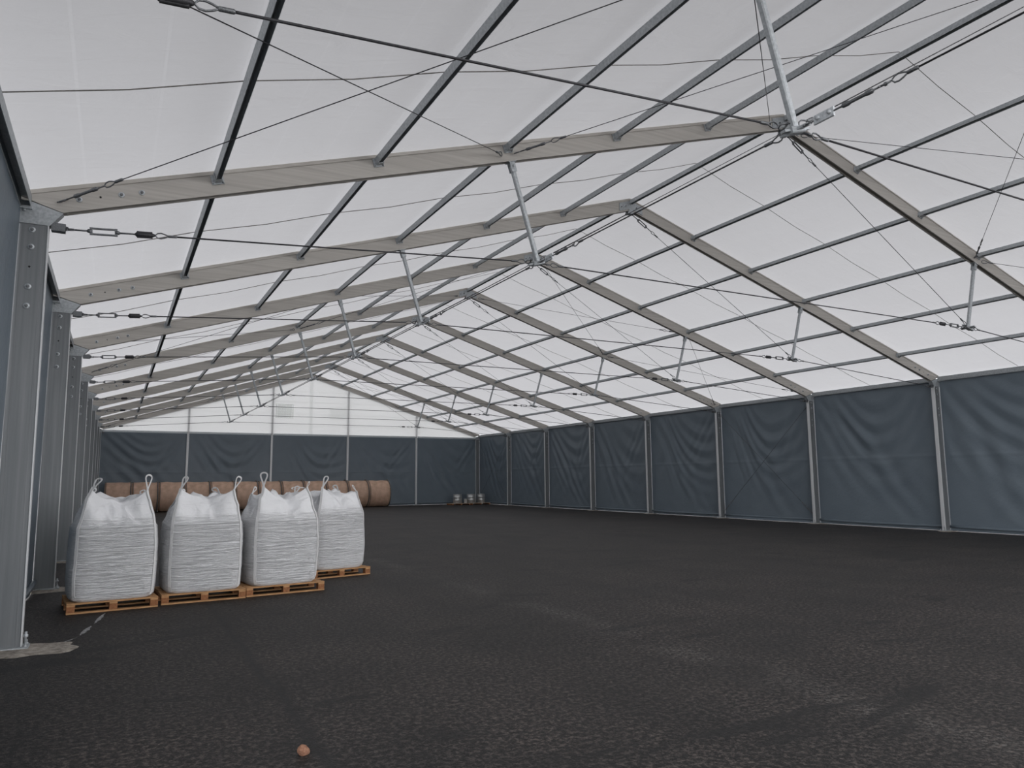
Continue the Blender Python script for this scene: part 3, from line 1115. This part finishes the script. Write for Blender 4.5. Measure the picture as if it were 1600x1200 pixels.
# ------------------------------------------------------------------ bulk bags
def bag(label, A, seed, w=.555, H=.98, ears=None, loops=None):
    """origin at the base centre; A already sits on the pallet"""
    rs = random.Random(seed)
    r = thing('bulk_bag', label, 'bulk bag', A, 'white bulk bags on pallets')
    NT, NB, NS = 160, 60, 44
    th = [2 * PI * i / NT for i in range(NT)]
    off = Vector((seed * 3.1, seed * 1.7, 0))
    ears = ears or [.50, .50, .50, .50]
    eoff = [rs.uniform(.20, .34) for _ in range(4)]     # how far each ear is pulled inwards

    def cosn(a):  # superellipse direction
        n = 5.2
        c, s_ = math.cos(a), math.sin(a)
        q = (abs(c) ** n + abs(s_) ** n) ** (-1 / n)
        return q * c, q * s_

    def corner(a):
        # weight of each of the four corners at angle a
        out = []
        for i in range(4):
            ca = PI / 4 + i * PI / 2
            dd = (a - ca + PI) % (2 * PI) - PI
            out.append(max(0., 1 - abs(dd) / (PI / 4)))
        return out

    def body(a, t):
        x, y = cosn(a)
        z = t * H
        bul = .962 + .045 * math.sin(PI * min(1, t * .90 + .02)) ** .7
        if t < .07:
            bul *= .93 + .07 * math.sin(PI / 2 * t / .07)
        nz = noise.noise(Vector((x * 1.3, y * 1.3, z * 9)) + off)
        n2 = noise.noise(Vector((x * 1.0, y * 1.0, z * 2.0)) + off)
        k = w * bul * (1 + .010 * nz + .022 * n2)
        return Vector((x * k, y * k, z))

    def upper(a, s_):
        x, y = cosn(a)
        cw = corner(a)
        c = sum(q ** 2.8 for q in cw)
        cs = max(cw)
        ei = cw.index(cs)
        p0 = body(a, 1.)
        mid_h = .33 + .09 * noise.noise(Vector((x * 1.9, y * 1.9, 7)) + off)
        h = mid_h + (ears[ei] - mid_h) * c
        sc_end = (.60 - .06) + (1 - eoff[ei] - .54) * c
        sc = 1 + (sc_end - 1) * (s_ ** .9)
        rdg = 1 - 2.6 * abs(noise.noise(Vector((x * 2.3 + s_ * .6, y * 2.3, s_ * 1.3)) + off * 1.3))
        fold = .020 * math.sin(9 * a + 3 * s_ + seed) +   .075 * rdg + .05 * noise.noise(Vector((x * 3.4, y * 3.4, s_ * 2.2)) + off)
        z = H + h * (s_ ** (1.12 - .25 * c)) + fold * math.sin(PI * min(1, s_ * 1.05)) * .75
        ff = .05 * noise.noise(Vector((x * 2.6 + 5, y * 2.6, s_ * 3.)) + off) * math.sin(PI * min(1, s_)) ** .8
        k = sc + ff
        return Vector((p0.x * k, p0.y * k, z))

    rows = []
    for i in range(NB):
        rows.append([body(a, i / (NB - 1)) for a in th])
    for i in range(1, NS + 1):
        rows.append([upper(a, i / NS) for a in th])
    rim = rows[-1]
    cz = H + .40
    for t in (.06, .18, .35, .55, .78, 1.0):      # collapsed filling spout inside the rim
        ring = []
        for j, a in enumerate(th):
            p = rim[j]
            q = 1 - t * .98
            lump = .13 * noise.noise(Vector((p.x * 5.5 * q, p.y * 5.5 * q, 3.)) + off) + .02 * math.sin(7 * a + seed) * (1 - t)
            z = p.z + (cz - p.z) * (t ** .55) + lump * math.sin(PI * t)
            ring.append(Vector((p.x * q, p.y * q, z)))
        rows.append(ring)
    P = np.array([[tuple(p) for p in row] for row in rows])
    me = grid_mesh('bag_body', P, M['bag'], True)
    import bmesh
    bm = bmesh.new()
    bm.from_mesh(me)
    bm.verts.ensure_lookup_table()
    bm.faces.new([bm.verts[i] for i in range(NT)][::-1])
    bm.faces.new([bm.verts[(len(rows) - 1) * NT + i] for i in range(NT)])
    bm.to_mesh(me)
    bm.free()
    link('bag_body', me, r)
    # lifting loops: webbing sewn up each corner, free loop above the ear
    for i in range(4):
        a = PI / 4 + i * PI / 2
        path = []
        for t in [.03 + .97 * j / 14 for j in range(15)]:
            p = body(a, t)
            path.append(p + Vector((p.x, p.y, 0)).normalized() * .006)
        for s_ in [(j + 1) / 9 for j in range(9)]:
            p = upper(a, s_)
            path.append(p + Vector((p.x, p.y, 0)).normalized() * .008 + Vector((0, 0, .006)))
        ear = path[-1]
        Lh, lx, ly, flop = (loops or [(.26, 0, 0, .03)] * 4)[i]
        b = MB()
        tang = Vector((-math.sin(a), math.cos(a), 0))

        def ribbon(pts, wd, th_=.006):
            # flat strap
            n = len(pts)
            V_, F_ = [], []
            for q, p in enumerate(pts):
                t = (pts[min(q + 1, n - 1)] - pts[max(q - 1, 0)]).normalized()
                side = (tang - t * tang.dot(t))
                if side.length < .2:
                    side = Vector((0, 0, 1)) - t * t.z
                side.normalize()
                nn = t.cross(side)
                V_ += [p - side * wd / 2 - nn * th_ / 2, p + side * wd / 2 - nn * th_ / 2, p + side * wd / 2 + nn * th_ / 2, p - side * wd / 2 + nn * th_ / 2]
            for q in range(n - 1):
                for e in range(4):
                    F_.append((q * 4 + e, q * 4 + (e + 1) % 4, q * 4 + 4 + (e + 1) % 4, q * 4 + 4 + e))
            F_ += [(3, 2, 1, 0), tuple((n - 1) * 4 + e for e in range(4))]
            b.add(V_, F_, False)
        ribbon(path, .042)
        # free loop: narrow teardrop leaning by (lx, ly)
        ax = Vector((lx, ly, 1 if abs(lx) + abs(ly) < 1.2 else .35)).normalized()
        sd = tang if abs(tang.dot(ax)) < .8 else Vector((0, 0, 1))
        sd = (sd - ax * sd.dot(ax)).normalized()
        lp = []
        n = 22
        for q in range(n + 1):
            f = q / n
            al = math.sin(PI * f) ** .75
            lp.append(ear - Vector((0, 0, .03)) + ax * Lh * al + sd * (flop * 1.5) * math.sin(2 * PI * f) * (.35 + .65 * al) + Vector((0, 0, -.25 * Lh * (abs(lx) + abs(ly)) * al * al)))
        ribbon(lp, .024, .005)
        link('lifting_loop', b.mesh('lifting_loop', M['web']), r)
    return r


def place(fl_, fr):
    fl_, fr = Vector((*fl_, 0)), Vector((*fr, 0))
    return T(fl_) @ RZ(math.atan2(fr.y - fl_.y, fr.x - fl_.x)), (fr - fl_).length


# corner order of ears and loops: back right, back left, front left, front right
BAGS = [
    ((-11.819, 7.075), (-10.703, 7.19), 'first pallet, closest to the wall posts', 1, [.40, .42, .52, .50], [(.18, .3, .5, .03), (.20, .5, .2, .04), (.26, .45, .3, .035), (.25, .05, 0, .05)]),
    ((-10.655, 7.293), (-9.492, 7.36), 'second pallet along from the wall posts', 2, [.42, .40, .52, .50], [(.20, -.8, 0, .04), (.18, .6, .2, .03), (.24, .35, .1, .03), (.25, .35, 0, .05)]),
    ((-9.472, 7.43), (-8.249, 7.568), 'third pallet along from the wall posts', 3, [.40, .42, .54, .52], [(.18, .4, 0, .03), (.18, .5, .3, .03), (.24, 0, 0, .045), (.26, -1.2, 0, .04)]),
    ((-8.12, 8.93), (-6.983, 9.175), 'fourth pallet, set back behind the others', 4, [.42, .44, .50, .42], [(.2, -.7, 0, .03), (.22, .4, 0, .03), (.26, .35, 0, .03), (.18, -.6, 0, .03)]),
]
BL = ['white bulk bag beside the left wall posts, leftmost of the four', 'white bulk bag second from the left in the front row of three',
      'white bulk bag rightmost in the front row of three', 'white bulk bag set back behind the front row, rightmost of all']
for i, (a, b_, txt, sd, ears, loops) in enumerate(BAGS):
    A, wd = place(a, b_)
    pallet(f'wooden pallet under the {["leftmost bulk bag", "second bulk bag from the left", "right bulk bag of the front row", "bulk bag set back behind the others"][i]}', A, wd, 1.02)
    bag(BL[i], A @ T((wd / 2, .53, .145)), sd, .555 if i != 3 else .53, .99, ears, loops)

# ------------------------------------------------------------------ kraft wrapped rolls along the end wall
RR = .875
ROLLY = 43.75
ends = [-11.80 + 0, -10.41, -9.02, -7.62, -6.22, -4.83, -3.46, -2.08, -.70, .72, 2.12, 3.50, 4.98]
NTH = ['leftmost', 'second from the left', 'third from the left', 'fourth from the left', 'fifth from the left', 'sixth from the left',
       'sixth from the right', 'fifth from the right', 'fourth from the right', 'third from the right', 'second from the right', 'rightmost']
for i in range(12):
    a, b_ = ends[i] + .012, ends[i + 1] - .012
    L = b_ - a
    off = Vector((i * 3.7, 0, 0))
    n, k = 48, 16
    prof = []
    P = np.zeros((k + 1, n, 3))
    for q in range(k + 1):
        for j in range(n):
            an = 2 * PI * j / n
            x = L * q / k
            rr = RR - .02 + .035 * noise.noise(Vector((x * 2.5, math.cos(an) * 2.2, math.sin(an) * 2.2)) + off)
            if q in (0, k):
                rr -= .03
            P[q, j] = (x, rr * math.cos(an), max(-RR + .012, rr * math.sin(an)))
    me = grid_mesh('wrapped_body', P, M['kraft'], True)
    import bmesh
    bm = bmesh.new()
    bm.from_mesh(me)
    bm.verts.ensure_lookup_table()
    bm.faces.new([bm.verts[j] for j in range(n)])
    bm.faces.new([bm.verts[k * n + j] for j in range(n)][::-1])
    bmesh.ops.recalc_face_normals(bm, faces=bm.faces)
    bm.to_mesh(me)
    bm.free()
    r = thing('paper_roll', f'brown kraft wrapped roll lying by the end wall, {NTH[i]} of the row', 'roll', (a, ROLLY, RR), 'brown wrapped rolls in a row')
    link('wrapped_body', me, r)
    bd = MB()
    pts = [(L - .05, (RR + .025) * math.cos(2 * PI * j / 40), max(-RR + .036, (RR + .025) * math.sin(2 * PI * j / 40))) for j in range(40)]
    bd.tube(pts, .034, 8, True)
    link('end_band', bd.mesh('end_band', M['band']), r)
    bd = MB()
    pts = [(.06, (RR + .004) * math.cos(2 * PI * j / 40), max(-RR + .018, (RR + .004) * math.sin(2 * PI * j / 40))) for j in range(40)]
    bd.tube(pts, .016, 8, True)
    link('end_band', bd.mesh('end_band', M['band']), r)

# ------------------------------------------------------------------ low pallet with tins by the far right corner
r = thing('timber_platform', 'low wooden platform of boards holding tins near the far right corner', 'pallet', (9.30, 42.75, 0))
for x0, x1 in ((0, 1.42), (1.46, 2.95)):
    for q in range(4):
        b = MB().bbox((x0, q * .26, .085), (x1, q * .26 + .22, .115), .004)
        link('deck_board', b.mesh('deck_board', M['oldwood']), r)
    for x in (x0 + .02, (x0 + x1) / 2 - .05, x1 - .12):
        b = MB().bbox((x, 0, 0), (x + .10, 1.0, .085), .004)
        link('bearer', b.mesh('bearer', M['block']), r)
tins = [((9.90, 43.2), .30, .62, 'leftmost of the three metal drums on the low platform'), ((10.95, 43.2), .30, .62, 'middle of the three metal drums on the low platform'),
        ((11.75, 43.25), .28, .62, 'rightmost of the three metal drums, in front of the corner post')]
for (x, y), rr, h, lb in tins:
    r = thing('metal_drum', lb, 'drum', (x, y, .115), 'metal drums on the platform')
    b = MB().lathe([(0, rr * .98), (.012, rr), (h * .33 - .012, rr), (h * .33, rr + .008), (h * .33 + .012, rr), (h * .66 - .012, rr), (h * .66, rr + .008), (h * .66 + .012, rr), (h - .02, rr), (h - .02, rr * .96)], 28, None, 'z')
    link('drum_body', b.mesh('drum_body', M['tin']), r)
    b = MB().lathe([(h - .02, rr + .006), (h, rr + .008), (h + .006, rr), (h - .006, rr - .02), (h - .006, .02)], 28, None, 'z')
    link('lid', b.mesh('lid', M['tin']), r)
r = thing('bucket', 'small white bucket between the metal drums on the low platform', 'bucket', (10.38, 42.9, .115))
b = MB().lathe([(0, .085), (.01, .09), (.27, .115), (.275, .125), (.29, .125), (.29, .112), (.03, .085)], 20, None, 'z')
link('bucket_body', b.mesh('bucket_body', M['plastic']), r)
b = MB().tube([(.118 * math.cos(t), .118 * math.sin(t) * .9, .27 + .10 * math.sin(t)) for t in [PI * q / 12 for q in range(13)]], .004, 6)
link('handle', b.mesh('handle', M['fitting']), r)

# ------------------------------------------------------------------ stone on the floor
import bmesh
bm = bmesh.new()
bmesh.ops.create_icosphere(bm, subdivisions=3, radius=.04)
for v_ in bm.verts:
    d = 1 + .35 * noise.noise(v_.co * 22) + .12 * noise.noise(v_.co * 60)
    v_.co = Vector((v_.co.x * d * .95, v_.co.y * d * .8, max(-.026, v_.co.z * d * .95)))
me = bpy.data.meshes.new('stone')
bm.to_mesh(me)
bm.free()
me.materials.append(M['stone'])
tag(link('stone', me, None, T((-10.173, .38, .026))), 'small brown stone lying alone on the asphalt in the foreground', 'stone')
